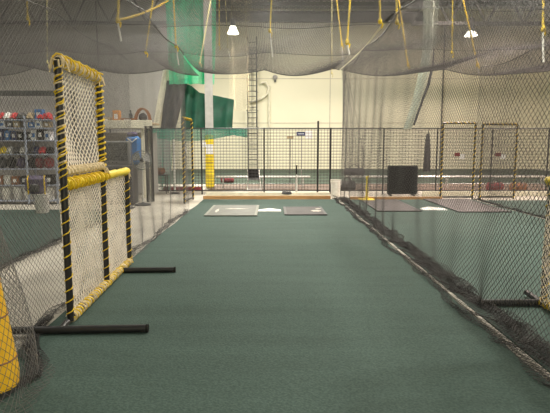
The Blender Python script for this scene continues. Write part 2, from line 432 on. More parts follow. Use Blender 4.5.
# divider end gathered in pleats at the batter end (right)
def g1(u, v):
    k = .05 + .30*(1-v/3.7)
    return k*np.sin(u*16)*.5 + (u-.5)*.65*(1-v/5) - .5*v/3.7 + .12, .10*np.cos(u*22)+.05*np.sin(v*3+u*5), 0.03+v
drape('gathered_net', 'pleated black net gathered at the far end of the right net wall', g1, 1.0, 3.7, .05, .0022, 'blacknet', (2.52, 15.3, 0))
def g2(u, v):
    w = .16 + .20*np.clip((v-1.0)/4, 0, 1)
    return w*(u-.7)*.9+.06*np.sin(u*14+v*.4)-.55*np.clip(1-v/2.6, 0, 1)**1.5, .09*np.cos(u*18+v*.5), v
g2o = drape('gathered_net', 'pale grey-green net bunched into a tall hanging strip over the right lane', g2, 1.4, 7.2, .055, .0075, 'palenet', (4.62, 15.35, 2.05))
MB().tube([(.09, -.2, 2.3), (.07, -.2, 1.8), (-.03, -.2, 1.3), (-.2, -.2, .8), (-.32, -.19, .42), (-.42, -.18, .1)], [.015, .03, .045, .035, .035, .03], 7).build('edge_cord', 'greytarp', g2o)
def g3(u, v):
    return (u-.6)*.9 + .10*np.sin(u*9+v*.3) + .55*np.clip(v-4.2, 0, 3)**1.2*.25, .12*np.cos(u*13+v*.4), v
drape('hanging_net', 'beige net draped from the roof beside the ladder', g3, 1.2, 6.6, .09, .005, 'beigenet', (-1.45, 23.5, 3.1))
def g4(u, v):
    return (u-.83)*(.95+.15*np.clip(v/3, 0, 1)) + .05*np.sin(u*12+v*.5), .10*np.cos(u*15+v*.3), v
drape('hanging_net', 'bright green net hanging from the roof left of the white column', g4, 1.66, 5.9, .034, .0125, 'greennet', (-2.93, 18.72, 3.75))
def g5(u, v):   # swag along the fence top, three dips
    return u-1.5, .06*np.sin(u*9), 2.09 - v*(.22+.22*np.abs(np.sin(u*1.05+.35))) 
drape('hanging_net', 'green net swagged over the fence top left of the yellow column guard', g5, 3.1, .9, .04, .006, 'tealnet', (-2.4, 16.55, 0))
def g6(u, v):
    return (u-.4)*(.6+.4*v/2.2) + .06*np.sin(u*17), .08*np.cos(u*19+v), .05+v
drape('hanging_net', 'teal green net curtain hanging beside the dark fence panels', g6, .9, 2.0, .045, .007, 'tealnet', (-3.75, 16.9, 0))
def g7(u, v):
    return .06*np.sin(u*11)+(u-.45)*.22, .09*np.cos(u*17), .03+v
drape('gathered_net', 'bundle of black netting at the end of the left turf beside the floor fan', g7, .9, 2.05, .04, .0085, 'black', (-3.37, 13.85, 0))

# tarps behind the fence, left of and behind the column
def poly_drape(name, label, cat, top, bot, y, m, folds=.08, nu=36, nv=14, fk=26):
    """cloth between a top polyline and a bottom polyline (x,z lists)"""
    def ip(pl, t):
        k = t*(len(pl)-1); i = min(int(k), len(pl)-2); f = k-i
        return pl[i][0]+(pl[i+1][0]-pl[i][0])*f, pl[i][1]+(pl[i+1][1]-pl[i][1])*f
    x0 = sum(p[0] for p in top)/len(top)
    def fn(u, v):
        a, bb = ip(top, u), ip(bot, u)
        x = a[0]+(bb[0]-a[0])*v; z = a[1]+(bb[1]-a[1])*v
        return (x-x0, folds*math.sin(u*fk+v*1.5)*(.4+.6*v)+.03*math.sin(v*9+u*7), z)
    o = MB().sheet(fn, nu, nv, .01).build(name, m, loc=(x0, y, 0))
    return tag(o, label, cat)
poly_drape('tarp', 'dark green tarp strung behind the white column above the fence', 'tarp',
           [(-3.35, 3.88), (-3.0, 3.75), (-2.7, 3.5), (-1.9, 3.35), (-1.42, 3.25)], [(-3.45, 2.1), (-3.1, 2.15), (-2.7, 2.15), (-1.9, 2.1), (-1.5, 2.2)], 19.3, 'greentarp')
poly_drape('tarp', 'charcoal tarp hanging left of the green tarp above the fence', 'tarp',
           [(-3.85, 3.9), (-3.6, 3.93), (-3.3, 3.95), (-3.05, 4.0)], [(-4.15, 2.1), (-3.95, 2.1), (-3.8, 2.1), (-3.6, 2.1)], 19.0, 'greytarp', folds=.06, fk=14)
poly_drape('tarp', 'narrow cream strip of canvas slanting beside the charcoal tarp', 'tarp',
           [(-4.05, 4.35), (-3.92, 4.35), (-3.82, 4.3)], [(-4.55, 2.05), (-4.4, 2.05), (-4.2, 2.05)], 19.4, 'cream', folds=.02, fk=7, nu=10)

# ---------------- ropes that carry the nets (anchored at the roof steel)
def hang_rope(label, low, up, m='yellow', r=.014, tail=0.0, knot=True, branch=None, tm='whiterope'):
    lo, hi = Vector(low), Vector(up); r = r*1.0
    t = thing('hanging_rope', label, 'rope', low, 0, 'ropes carrying the ceiling nets'); d = hi-lo
    MB().tube([d*0, d*.33+Vector((.015, 0, 0)), d*.66-Vector((.01, 0, 0)), d], r, 6).build('cord', m, t)
    if knot:
        b = MB(); b.blob((0, 0, 0), (r*4, r*4, r*6)); b.tube([(0, 0, 0), (r*2.5, 0, -.05), (r*1.6, .01, -.12)], r*.9, 5); b.build('knot', m, t)
    if tail: MB().tube([(0, 0, 0), (.02, 0, -tail*.5), (.05, 0, -tail)], r*.9, 5).build('tail', tm, t)
    if branch: MB().tube(catenary((0, 0, 0), Vector(branch)-lo, .05, 6), r, 5).build('branch_cord', m, t)
ROPES = []
G_ = [
 ('thick yellow rope with a knot and a side branch, above the left walkway', (-2.63, 8.99, 3.7), (-2.2, 8.99, 9.5), 'brightrope', .02, .35, (-2.0, 10.2, 4.35)),
 ('slanting yellow rope over the left walkway', (-2.90, 12.02, 3.7), (-1.95, 12.02, 9.5), 'brightrope', .018, 0, None),
 ('yellow rope in front of the bright green net', (-2.07, 11.30, 3.7), (-2.3, 11.3, 9.5), 'brightrope', .018, .4, None),
 ('pale rope left of the white column', (-2.06, 14.9, 3.9), (-1.0, 14.9, 9.5), 'paleyellow', .018, 0, None),
 ('thin yellow rope just left of the bright lamp', (-1.15, 11.41, 3.75), (-1.12, 11.41, 9.5), 'brightrope', .009, 0, None),
 ('pale looped rope just under the bright lamp', (-.96, 11.41, 3.7), (-1.25, 11.41, 9.5), 'paleyellow', .008, .25, None),
 ('yellow rope over the middle of the lane right of the ladder', (-.04, 10.27, 3.8), (.25, 10.27, 9.5), 'brightrope', .016, .5, None),
 ('thin pale rope beside the pleated net', (1.72, 14.9, 3.62), (1.6, 14.9, 9.5), 'paleyellow', .013, 0, None),
 ('yellow rope with a white tail down to the pleated net', (2.00, 14.9, 4.4), (1.26, 14.9, 9.5), 'brightrope', .018, .6, None),
 ('thick yellow rope with a big knot near the pleated net', (1.56, 10.85, 3.7), (1.84, 10.85, 9.5), 'brightrope', .022, .25, None),
 ('short yellow rope at the top, left one of a pair over the right net wall', (1.86, 9.04, 3.7), (1.6, 9.04, 9.5), 'brightrope', .018, 0, None),
 ('short yellow rope at the top, right one of a pair over the right net wall', (2.17, 9.11, 3.7), (1.8, 9.11, 9.5), 'brightrope', .018, 0, None),
 ('long yellow rope slanting down left of the pale hanging net', (3.90, 14.9, 3.85), (2.85, 14.9, 9.5), 'brightrope', .018, 0, None),
 ('yellow rope between the pale hanging net and the right lamp', (4.19, 12.11, 3.72), (3.95, 12.11, 9.5), 'brightrope', .016, 0, None),
 ('slanting yellow rope at the right lamp with a white tail', (5.90, 14.9, 3.85), (4.28, 14.9, 9.5), 'brightrope', .02, .25, None),
 ('thick yellow rope nearest the right edge with a long white tail', (5.03, 9.71, 3.72), (4.7, 9.71, 9.5), 'brightrope', .022, .6, None),
 ('short yellow rope nearest the left edge', (-4.10, 8.86, 3.7), (-4.0, 8.86, 9.5), 'brightrope', .012, 0, None),
 ('thin pale rope above the tall post of the L-shaped screen', (-5.53, 12.86, 3.6), (-5.3, 12.86, 9.5), 'paleyellow', .012, 0, None),
]
for lab, lo, up, m, r, tail, br in G_: hang_rope(lab, lo, up, m, r, tail, True, br)

# ============================================================ PITCHING SCREENS
def pitching_screen(label, loc, rz, D=(0, 1.17, 2.25), H=2.28, h=1.24, feet=((-.235, -.44, .72), (1.80, -.05, .66))):
    """L-shaped screen; local y runs along it from the tall end, local x is across"""
    t = thing('pitching_screen', label, 'pitching screen', loc, rz)
    PR = .030
    def post(y, z):
        MB().tube([(0, y, .03), (0, y, z)], PR, 10).build('post', 'blackpipe', t)
    post(D[0], H); post(D[1], H); post(D[2], h)
    def lash(p0, p1, m='yellow', r=.0055, pitch=.085, rad=.033):
        MB().tube(helix(p0, p1, rad, pitch, .12), r, 5).build('lashing', m, t)
    for y, z in ((D[0], H), (D[1], H), (D[2], h)): lash((0, y, .08), (0, y, z-.03), pitch=.10)
    lash((0, D[0], h+.1), (0, D[0], H-.05), 'creamrope', .008, .06, .030)
    lash((0, D[1], h+.1), (0, D[1], H-.05), pitch=.06, rad=.040, r=.010); lash((0, D[0], h+.1), (0, D[0], H-.05), pitch=.11, rad=.036, r=.006)
    MB().tube([(0, D[0], H), (0, D[1], H)], PR, 10).build('top_rail', 'blackpipe', t)
    lash((0, D[0], H), (0, D[1], H), 'creamrope', .014, .042, .036); lash((0, D[0], H+.01), (0, D[1], H+.01), 'yellow', .009, .11, .052)
    MB().tube([(0, D[0], h), (0, D[2], h)], PR, 10).build('middle_rail', 'blackpipe', t)
    n = 26; pts = [(0, D[0]+.03+(D[2]-D[0]+.03)*i/n, h) for i in range(n+1)]
    MB().tube(pts, [.044+.005*math.sin(i*2.1)+.004*math.sin(i*5.3) for i in range(n+1)], 12).build('padding', 'yellowpad', t)
    lash((0, D[0]+.05, h), (0, D[1]+.1, h), 'yellow', .010, .075, .052)
    MB().tube(helix((0, D[0], h+.115), (0, D[1], h+.115), .028, .05, .2), .017, 6).build('rope_roll', 'creamrope', t)
    MB().tube([(0, D[0], .05), (0, D[2], .05)], PR*.9, 10).build('bottom_rail', 'blackpipe', t)
    lash((0, D[0], .05), (0, D[2], .05), 'yellow', .009, .075, .038); lash((0, D[0], .05), (0, D[2], .05), 'creamrope', .012, .06, .034)
    def upper(s):
        def f(u, v):
            w = np.sin(PI*u/(D[1]-.05))*np.sin(PI*v/(H-h-.13))
            return s*(.035+.09*w) + .012*np.sin(7*u+5*v), .025+u, h+.12+v+.02*np.sin(6*u)*np.sin(PI*v/(H-h-.13))
        return f
    def lower(s, y0, y1):
        def f(u, v):
            w = np.sin(PI*u/(y1-y0))*np.sin(PI*v/(h-.1))
            return s*(.030+.05*w) + .008*np.sin(9*u+4*v), y0+u, .06+v
        return f
    net('net', upper(-1), D[1]-.05, H-h-.13, .055, .0058, 'creamnet', t)
    for s in (-.8, -1.6):
        net('net', lower(s, D[0]+.02, D[1]-.02), D[1]-D[0]-.04, h-.1, .045, .0031, 'creamnet', t)
        net('net', lower(s, D[1]+.02, D[2]-.02), D[2]-D[1]-.04, h-.1, .045, .0031, 'creamnet', t)
    # tufts of rope at the corners
    for (y, z) in ((D[0], H), (D[1], H), (D[2], h), (D[1], h+.1), (D[2], .07), (D[1], .07)):
        b = MB()
        for k in range(7):
            a = random.uniform(0, 6.28); l = random.uniform(.05, .10) if z > .1 else .045
            b.tube([(0, y, z), (math.cos(a)*l*.7, y+math.sin(a)*l*.5, z+random.uniform(-.02, .02)), (math.cos(a)*l, y+math.sin(a)*l*.7, z-l)], .007, 4)
        b.build('rope_ends', 'creamrope' if z > .1 else 'yellow', t)
    for (y, a, c) in feet:
        f = MB().tube([(a, y, .034), (c, y, .034)], .033, 12).build('foot', 'blackpipe', t)
        MB().tube([(c-.012, y, .034), (c+.008, y, .034)], .035, 12).build('end_cap', 'black', f)
        MB().tube([(0, y-.0, .034), (0, y+(.15 if y < 1 else .3), .05)], .03, 8).build('foot_joint', 'blackpipe', t)
    return t
pitching_screen('black L-shaped pitching screen with cream net and yellow padded rail, on the left', (-1.79, 4.36, .012), math.radians(2.6))
# mirrored one in the right lane, its low end away from the camera
pitching_screen('yellow-lashed pitching screen cut off by the right edge of the photo', (2.66, 2.60, .012), 0, D=(0, 1.1, 2.2),
                feet=((.10, -.55, .05), (2.24, -.60, .05)))

# leaning yellow pad at the near left
t = thing('padded_post', 'amber yellow padded post behind the near end of the left net', 'padded post', (-1.755, 3.14, .012))
n = 12; pts = [(-.04-.08*(i/n), .0, .02+1.15*i/n) for i in range(n+1)]
MB().tube(pts, [.135]+[.155-.075*(i/n) for i in range(1, n)]+[.06], 16).build('pad', 'amberpad', t)
b = MB()
for k in (2, 5, 8, 10): b.tube([(-.04-.08*(k/n)+(.158-.075*k/n)*math.cos(a*PI/8), (.158-.075*k/n)*math.sin(a*PI/8), .02+1.15*k/n) for a in range(16)], .006, 5, closed=True)
b.build('seam', 'brown', t)
MB().tube([(-.12, 0, 1.1), (-.15, 0, 1.5)], .03, 10).build('pole', 'blackpipe', t)

# ============================================================ LASHED NET FRAMES
def net_frame(label, loc, rz, W, H, netm='blacknet', tagc=True, nr=.0022, lr=.0075):
    t = thing('portable_net', label, 'net', loc, rz)
    for x in (-W/2, W/2):
        MB().tube([(x, 0, 0), (x, 0, H)], .026, 8).build('post', 'blackpipe', t)
        MB().tube(helix((x, 0, .05), (x, 0, H-.05), .032, .13, .1), lr, 5).build('lashing', 'yellow', t)
    for z, nm in ((H, 'top_rail'), (.06, 'bottom_rail')):
        MB().tube([(-W/2, 0, z), (W/2, 0, z)], .026, 8).build(nm, 'blackpipe', t)
    MB().tube(helix((-W/2, 0, H), (W/2, 0, H), .032, .13, .1), lr, 5).build('lashing', 'yellow', t)
    net('net', lambda u, v: (u-W/2+.02, .05*np.sin(PI*u/W)*np.sin(PI*v/H), .06+v), W-.04, H-.08, .05, nr, netm, t)
    if tagc:
        a = MB().box((-.05, -.075, 1.30), (.16, .012, .10)).build('tag', 'redcloth', t)
        MB().box((.09, -.075, 1.24), (.14, .012, .14)).build('tag', 'paper', t)
    return t
net_frame('yellow-lashed black net frame standing right of the black square board, left of a pair', (5.40, 14.75, .0), 0, .94, 2.2)
net_frame('grey-black net frame with rounded top, right one of the pair by the far fence', (6.58, 14.75, .0), 0, 1.0, 2.16)
f = net_frame('narrow yellow-lashed net frame standing by the left net, left of the yellow column guard', (-2.33, 14.15, .0), math.radians(86), 1.05, 2.28, tagc=False, lr=.008)
MB().box((.1, .08, 1.5), (.09, .012, .28)).build('tag', 'paper', f)

# ============================================================ FENCE, KERB, BENCHES
t = thing('wire_fence', 'black wire mesh fence with posts across the far end of the lanes', 'fence', (2.5, 16.2, 0))
FX = [-6.5, -5.1, -3.95, -2.24, -.25, 1.46, 1.86, 3.55, 5.25, 7.0, 8.8, 10.5]
for x in FX:
    MB().tube([(x-2.5, 0, 0), (x-2.5, 0, 2.11 if abs(x-1.46) > .01 else 2.32)], .030 if 1 < x < 2 else .024, 8).build('post', 'blackpipe', t)
for z, nm in ((2.09, 'top_rail'), (.12, 'bottom_rail')):
    MB().tube([(FX[0]-2.5, 0, z), (FX[-1]-2.5, 0, z)], .020, 6).build(nm, 'blackpipe', t)
for a, c in zip(FX[:-1], FX[1:]):
    w = c-a; du_ = .055
    b = MB(); k = 1
    while k*.095 < 1.95:
        z = .14+k*.095; b.tube([(a-2.5, 0, z), (c-2.5, 0, z)], .0085, 4, caps=False); k += 1
    k = 1
    while k*.10 < w-.02:
        b.tube([(a-2.5+k*.10, 0, .12), (a-2.5+k*.10, 0, 2.09)], .0048, 4, caps=False); k += 1
    b.build('mesh_panel', 'fencewire', t, smooth=False)
tag(MB().box((0, 0, .05), (3.72, .045, .10), bev=.006).build('timber_plank', 'wood', loc=(-.15, 14.72, 0)), 'bare timber plank on edge along the far end of the middle lane', 'plank')
tag(MB().box((0, 0, .075), (3.75, .05, .15), bev=.006).build('timber_plank', 'cream', loc=(-.12, 15.25, 0)), 'cream painted plank standing behind the bare timber plank', 'plank')
tag(MB().box((0, 0, .04), (2.7, .045, .08), bev=.006).build('timber_plank', 'wood', loc=(3.6, 14.62, 0)), 'bare timber plank along the far end of the right lane', 'plank')
tag(MB().box((0, 0, .075), (5.3, .05, .15), bev=.006).build('timber_plank', 'cream', loc=(7.3, 15.6, 0)), 'cream painted plank behind the lashed net frames', 'plank')
def bench(label, x0, x1, y, z=.44):
    t = thing('bench', label, 'bench', ((x0+x1)/2, y, 0)); W = x1-x0
    MB().box((0, 0, z), (W, .28, .05), bev=.012).build('seat', 'alu', t)
    for k in range(int(W//1.6)+1):
        x = -W/2+.25+k*(W-.5)/max(1, int(W//1.6))
        MB().tube([(x, -.12, 0), (x, -.09, z-.03), (x, .09, z-.03), (x, .12, 0)], .018, 6).build('leg', 'alu', t)
    MB().tube([(-W/2+.25, .02, .18), (W/2-.25, .02, .18)], .014, 6).build('stretcher', 'alu', t)
bench('long pale aluminium bench behind the fence and the folding chair', -2.0, 1.36, 18.1)
bench('long pale aluminium bench behind the fence on the right side', 2.6, 10.0, 18.2)

# column guard with notices
t = thing('column_guard', 'bright yellow padded guard around the foot of the white column', 'column guard', (-2.22, 18.2, 0))
MB().box((0, 0, .98), (.285, .36, 1.92), bev=.05).build('pad', 'yellowpad', t)
MB().box((.02, -.19, 1.42), (.26, .012, .34)).build('notice', 'paper', t)
MB().box((-.17, -.19, 1.58), (.13, .012, .17)).build('notice', 'paper', t)
b = MB()
for z in (.45, .95, 1.15): b.box((0, -.182, z), (.287, .008, .012))
b.build('strap', 'brown', t)

# folding chair
t = thing('folding_chair', 'folding chair with black back and pale legs behind the fence', 'chair', (-.62, 17.35, 0), math.radians(8))
MB().box((0, .02, .40), (.40, .38, .03), bev=.012).build('seat', 'dkgrey', t)
MB().box((0, .2, .57), (.40, .03, .36), rx=math.radians(-8), bev=.012).build('backrest', 'black', t)
for x in (-.2, .2):
    MB().tube([(x*1.25, -.24, 0), (x, .05, .40), (x, .22, .74)], .013, 7).build('front_leg', 'alu', t)
    MB().tube([(x*1.25, .3, 0), (x, -.08, .42)], .013, 7).build('rear_leg', 'alu', t)
MB().tube([(-.24, -.2, .08), (.24, -.2, .08)], .01, 6).build('stretcher', 'alu', t)
# bat leaning on the fence
t = thing('baseball_bat', 'pale bat with black grip standing upright against the fence', 'bat', (.78, 16.10, 0))
MB().lathe([(.03, 0), (.034, .02), (.034, .35), (.024, .52), (.015, .66)], n=12).build('barrel', 'alu', t)
MB().lathe([(.018, .64), (.021, .70), (.021, .9), (.03, .91), (.03, .93)], n=12).build('grip', 'black', t)
# bucket builder
def bucket(label, loc, r=.15, h=.37, m='bucket', lid=False, group=None):
    t = thing('bucket', label, 'bucket', loc, 0, group)
    MB().lathe([(r*.84, 0), (r*.86, .01), (r*.98, h*.86), (r*1.05, h*.87), (r*1.05, h*.9), (r, h*.92), (r*1.04, h), (r*.97, h), (r*.93, h*.5), (r*.8, .02)], n=22).build('tub', m, t)
    b = MB(); b.tube([(r*1.04*math.cos(a*PI/10), -r*1.06*math.sin(a*PI/10)*.45-r*.55, h*.86-.16*math.sin(a*PI/10)) for a in range(11)], .004, 5); b.build('handle', 'alu', t)
    if lid: MB().lathe([(r*1.07, h), (r*1.07, h+.015), (r*1.0, h+.02)], n=22).build('lid', m, t)
    return t
bucket('white plastic bucket in front of the fence right of the narrow gate', (1.99, 15.78, 0), .165, .50)
bucket('white plastic bucket under the purple bag near the shelves', (-5.35, 11.75, .012), .165, .42, lid=True)
# batting tee
t = thing('batting_tee', 'yellow batting tee on a flat base beside the black square board', 'batting tee', (2.70, 14.36, .012))
MB().lathe([(.055, .02), (.05, .10), (.038, .12), (.038, .4), (.03, .41), (.03, .60), (.042, .62), (.042, .67), (.03, .68)], n=14).build('stem', 'yellowpad', t)
MB().box((0, 0, .018), (.42, .40, .034), bev=.015).build('base', 'yellowpad', t)
# black square board
t = thing('strike_board', 'black square padded board standing before the far fence', 'board', (4.06, 15.75, 0))
MB().box((0, 0, .49), (.95, .07, .90), bev=.03).build('panel', 'black', t)
for x in (-.36, .36): MB().box((x, .06, .02), (.06, .36, .04), bev=.01).build('foot', 'blackpipe', t)
b = MB(); b.tube([(-.45, -.037, .06), (.45, -.037, .06), (.45, -.037, .92), (-.45, -.037, .92)], .006, 5, closed=True); b.build('seam', 'dkgrey', t)
# glove by the plank
t = thing('baseball_glove', 'flat dark glove lying on the timber planks at the end of the lane', 'glove', (.43, 14.93, .11))
MB().blob((0, 0, .05), (.32, .5, .08), fn=lambda x, y, z: 1+.1*math.sin(3*x+2*y)).build('palm', 'black', t)
for k in range(4): MB().tube([(.09-.05*k, .05, .07), (.11-.07*k, .14, .085), (.11-.075*k, .2, .05)], [.026, .024, .015], 7).build('finger', 'dkgrey', t)

# ============================================================ HOME PLATE AREAS
def box_mat(label, c, d, m, rim='worn', spots=()):
    t = thing('batting_mat', label, 'batting mat', (*c, .012))
    MB().box((0, 0, .012), (d[0], d[1], .022), bev=.006).build('mat_top', m, t)
    if rim:
        b = MB()
        for s in (-1, 1): b.box((s*(d[0]/2-.03), 0, .0245), (.06, d[1], .003)); b.box((0, s*(d[1]/2-.025), .0245), (d[0]-.12, .05, .003))
        b.build('border', rim, t, smooth=False)
    for k, (x, y, w, l) in enumerate(spots):
        b = MB(); n = 18
        vs = [(x+w/2*math.cos(2*PI*i/n)*(1+.25*math.sin(i*2.3+k)), y+l/2*math.sin(2*PI*i/n)*(1+.2*math.cos(i*1.7)), z) for z in (.024, .0265) for i in range(n)]
        b.add(vs, [tuple(range(n, 2*n))]+[(i, (i+1) % n, n+(i+1) % n, n+i) for i in range(n)]); b.build('worn_patch', 'worn', t, smooth=False)
box_mat('taupe batting mat with pale border, left of the middle home plate', (-.92, 12.05), (1.18, 1.9), 'taupe', 'taupe_rim', ((-.38, -.15, .07, .6), (.05, .2, .5, .14)))
box_mat('dark brown batting mat with a pale scuff, right of the middle home plate', (.76, 11.95), (.96, 1.42), 'umber', 'dkgrey', ((.28, -.1, .22, .3), (.36, .3, .12, .2)))
box_mat('dark plum batting mat, left of the home plate in the right lane', (3.02, 13.1), (1.05, 2.5), 'plum', 'dkgrey')
box_mat('long plum batting mat, right of the home plate in the right lane', (4.98, 13.1), (1.25, 2.8), 'plum', 'dkgrey')
def home_plate(label, c, s=.5):
    b = MB(); w = s/2; P = [(-w, w*.95), (w, w*.95), (w, 0), (0, -w), (-w, 0)]
    q = [(x*.96, y*.96) for x, y in P]
    vs = [(x, y, 0) for x, y in P]+[(x, y, .018) for x, y in P]+[(x, y, .024) for x, y in q]
    fs = [(0, 1, 2, 3, 4)]+[(i, (i+1) % 5, 5+(i+1) % 5, 5+i) for i in range(5)]+[(5+i, 5+(i+1) % 5, 10+(i+1) % 5, 10+i) for i in range(5)]+[(14, 13, 12, 11, 10)]
    tag(b.add([(-x, -y, z) for x, y, z in vs], fs).build('home_plate', 'plate', loc=(*c, .012), smooth=False), label, 'home plate')
home_plate('white home plate between the two mats of the middle lane', (-.06, 12.1), .54)
home_plate('white home plate between the plum mats of the right lane', (3.93, 12.35), .58)

# ============================================================ ON AND BEFORE THE BACK WALL
t = thing('wall_ladder', 'tall dark steel ladder with hoops fixed to the back wall', 'ladder', (-1.2, 31.55, .02))
for x in (-.28, .28): MB().tube([(x, 0, 0), (x, 0, 8.0)], .035, 6).build('rail', 'steel', t)
for k in range(24): MB().tube([(-.28, 0, .3+k*.32), (.28, 0, .3+k*.32)], .02, 5).build('rung', 'steel', t)
for z in (2.6, 3.6, 4.7, 5.9, 7.1): MB().tube([(.36*math.cos(a*PI/8), -.7*math.sin(a*PI/8), z) for a in range(9)], .02, 5).build('hoop', 'steel', t)
for k in range(3): MB().tube([(.36*math.cos(PI*(k+1)/4), -.7*math.sin(PI*(k+1)/4), 2.6), (.36*math.cos(PI*(k+1)/4), -.7*math.sin(PI*(k+1)/4), 7.1)], .014, 5).build('cage_bar', 'steel', t)
b = MB(); b.tube([(-.9, 0, -.75), (-.5, -.05, -.65), (-.1, -.06, -.5), (.2, -.05, -.25), (.3, -.04, .15), (.12, -.04, .45), (-.15, -.02, .42)], .07, 10)
tag(b.build('duct_hose', 'cream', loc=(-.5, 31.85, 4.9)), 'curved pale hose hooked on the back wall right of the ladder', 'hose')
b = MB(); b.tube([(0, 0, -3.0), (0, 0, 0), (0, 0, 1.9)], .06, 8); b.tube([(0, 0, 1.9), (0, .1, 1.95)], .06, 8)
tag(b.build('conduit_pipe', 'cream', loc=(-.18, 31.85, 3.2)), 'vertical pale pipe on the back wall right of the ladder', 'pipe')
t = thing('alarm_bell', 'small round grey bell high on the back wall', 'bell', (.2, 31.93, 5.67))
MB().lathe([(.15, 0), (.15, .05), (.10, .10), (.03, .12)], n=16, T=Matrix.Rotation(PI/2, 4, 'X')).build('gong', 'greyw', t)
MB().box((0, -.02, -.22), (.12, .05, .14), bev=.01).build('back_box', 'dkgrey', t)
# signs on thin stands
t = thing('sign_stand', 'dark blue and white small sign on a thin stand behind the fence', 'sign', (1.16, 20, 0))
MB().box((-.03, 0, 2.0), (.34, .03, .15), bev=.006).build('sign_panel', 'navy', t)
b = MB(); b.box((-.03, -.018, 2.0), (.24, .006, .05)); b.build('white_band', 'shelfsteel', t, smooth=False)
MB().box((.28, 0, 1.96), (.28, .03, .30), bev=.006).build('white_card', 'paper', t)
MB().tube([(0, .03, 0), (0, .03, 2.0)], .018, 6).build('pole', 'greyw', t); MB().lathe([(.2, 0), (.2, .02), (.03, .05)], n=14).build('base', 'dkgrey', t)
t = thing('sign_stand', 'small tan sign on a thin stand, left of the blue sign', 'sign', (.72, 20.2, 0))
MB().box((0, 0, 1.86), (.26, .03, .10), bev=.006).build('sign_panel', 'tan', t)
MB().tube([(0, .03, 0), (0, .03, 1.86)], .018, 6).build('pole', 'dkgrey', t); MB().lathe([(.2, 0), (.2, .02), (.03, .05)], n=14).build('base', 'dkgrey', t)
# dark bags and things behind the fence
def duffel(label, loc, d, m, rz=0, strap='dkgrey'):
    t = thing('duffel_bag', label, 'bag', loc, rz)
    L, W, Hh = d
    b = MB(); n = 12; pts = [(-L/2+L*i/n, 0, Hh*.5) for i in range(n+1)]
    b.tube(pts, [Hh*.3]+[Hh*(.47+.03*math.sin(i*1.3)) for i in range(1, n)]+[Hh*.3], 12); b.build('body', m, t)
    for s in (-.22, .22): MB().tube([(s*L+Hh*.0, Hh*.51*math.cos(a*PI/8), Hh*.5+Hh*.52*math.sin(a*PI/8)) for a in range(9)], .018, 5).build('strap', strap, t)
    MB().tube(catenary((-.22*L, 0, Hh), (.22*L, 0, Hh), -.12, 8), .014, 5).build('handle', strap, t)
duffel('dark duffel bag on the bench behind the pleated net', (2.95, 18.2, .47), (.75, .3, .28), 'dkgrey')
duffel('dull red bag lying on the floor beyond the bench left of the folding chair', (-1.85, 21, .012), (.55, .22, .2), 'redcloth')
duffel('dark duffel bag on the ground right of the pleated net', (2.62, 17.6, 0), (.6, .32, .34), 'dkgrey')
t = thing('hanging_coat', 'dark grey-green coat hanging on the fence right of the black board', 'coat', (5.0, 16.32, .7))
MB().sheet(lambda u, v: ((u-.5)*(.08+.16*v**.7), .05+.05*math.sin(u*9)*v+.05*math.sin(PI*u), 1.22-1.2*v), 14, 12, .03).build('body', 'dkgrey', t)
MB().tube([(0, .02, 1.2), (0, -.03, 1.32), (0, -.10, 1.36)], .012, 5).build('hook', 'steel', t)
for k, (x, y, m, lab) in enumerate([(7.6, 17.2, 'redcloth', 'red bag on the ground behind the fence near the right edge'), (8.35, 17.1, 'brown', 'brown bag behind the fence at the right edge')]):
    duffel(lab, (x, y, 0), (.55, .3, .3), m)
b = MB().box((0, 0, .06), (1.3, .5, .12), bev=.03)
tag(b.build('floor_pad', 'redcloth', loc=(-3.1, 17.6, 0)), 'dull red pad on the floor beyond the left net frame', 'pad')

# ============================================================ LEFT STORE AREA
t = thing('storage_loft', 'low storage loft with a wide cream front board left of the green nets', 'loft', (-4.6, 15.0, 0))
MB().box((0, 0, 2.17), (2.2, .06, .24), bev=.01).build('front_board', 'cream', t)
MB().box((0, .52, 2.20), (2.2, .98, .06), bev=.01).build('deck', 'tan', t)
for x in (-1.05, .80):
    for y in (.1, .95): MB().box((x, y, 1.03), (.09, .09, 2.05), bev=.008).build('post', 'cream', t)
MB().box((0, 1.02, 1.0), (2.0, .04, 1.9)).build('back_panel', 'greyw', t)
def carton(label, loc, d, m, rz=0, group=None, cat='box'):
    t = thing('carton', label, cat, loc, rz, group)
    MB().box((0, 0, d[2]/2), d, bev=.008).build('box_body', m, t)
    MB().box((0, -d[1]/2-.002, d[2]*.5), (d[0]*.5, .004, d[2]*.4)).build('box_panel', 'paper' if m not in ('paper', 'white') else 'blue', t)
    return t
carton('orange carton standing on the storage loft', (-4.62, 15.35, 2.23), (.2, .2, .36), 'orange')
carton('flat brown carton beside the orange one on the loft', (-4.28, 15.4, 2.23), (.42, .3, .13), 'brown')
carton('low brown carton at the left end of the loft', (-4.95, 15.4, 2.23), (.32, .3, .16), 'tan')
t = thing('pitching_machine', 'brown hoop-shaped machine standing on the right end of the loft', 'machine', (-3.86, 15.4, 2.23))
for s in (-.1, .1): MB().tube([(.2*math.cos(a*PI/9)*1.1, s, .02+.40*math.sin(a*PI/9)) for a in range(10)], .025, 7).build('wheel_guard', 'brown', t)
MB().blob((0, 0, .16), (.26, .18, .26)).build('motor', 'dkgrey', t); MB().box((0, 0, .015), (.52, .3, .03), bev=.008).build('base', 'brown', t)
t = thing('spray_bottle', 'small dark bottle on the loft between the cartons and the machine', 'bottle', (-4.18, 15.25, 2.23+.13)); 
MB().lathe([(.05, 0), (.055, .02), (.055, .12), (.02, .16), (.02, .2)], n=12).build('flask', 'dkgrey', t); MB().box((0, -.02, .215), (.04, .08, .03), bev=.006).build('nozzle', 'black', t)
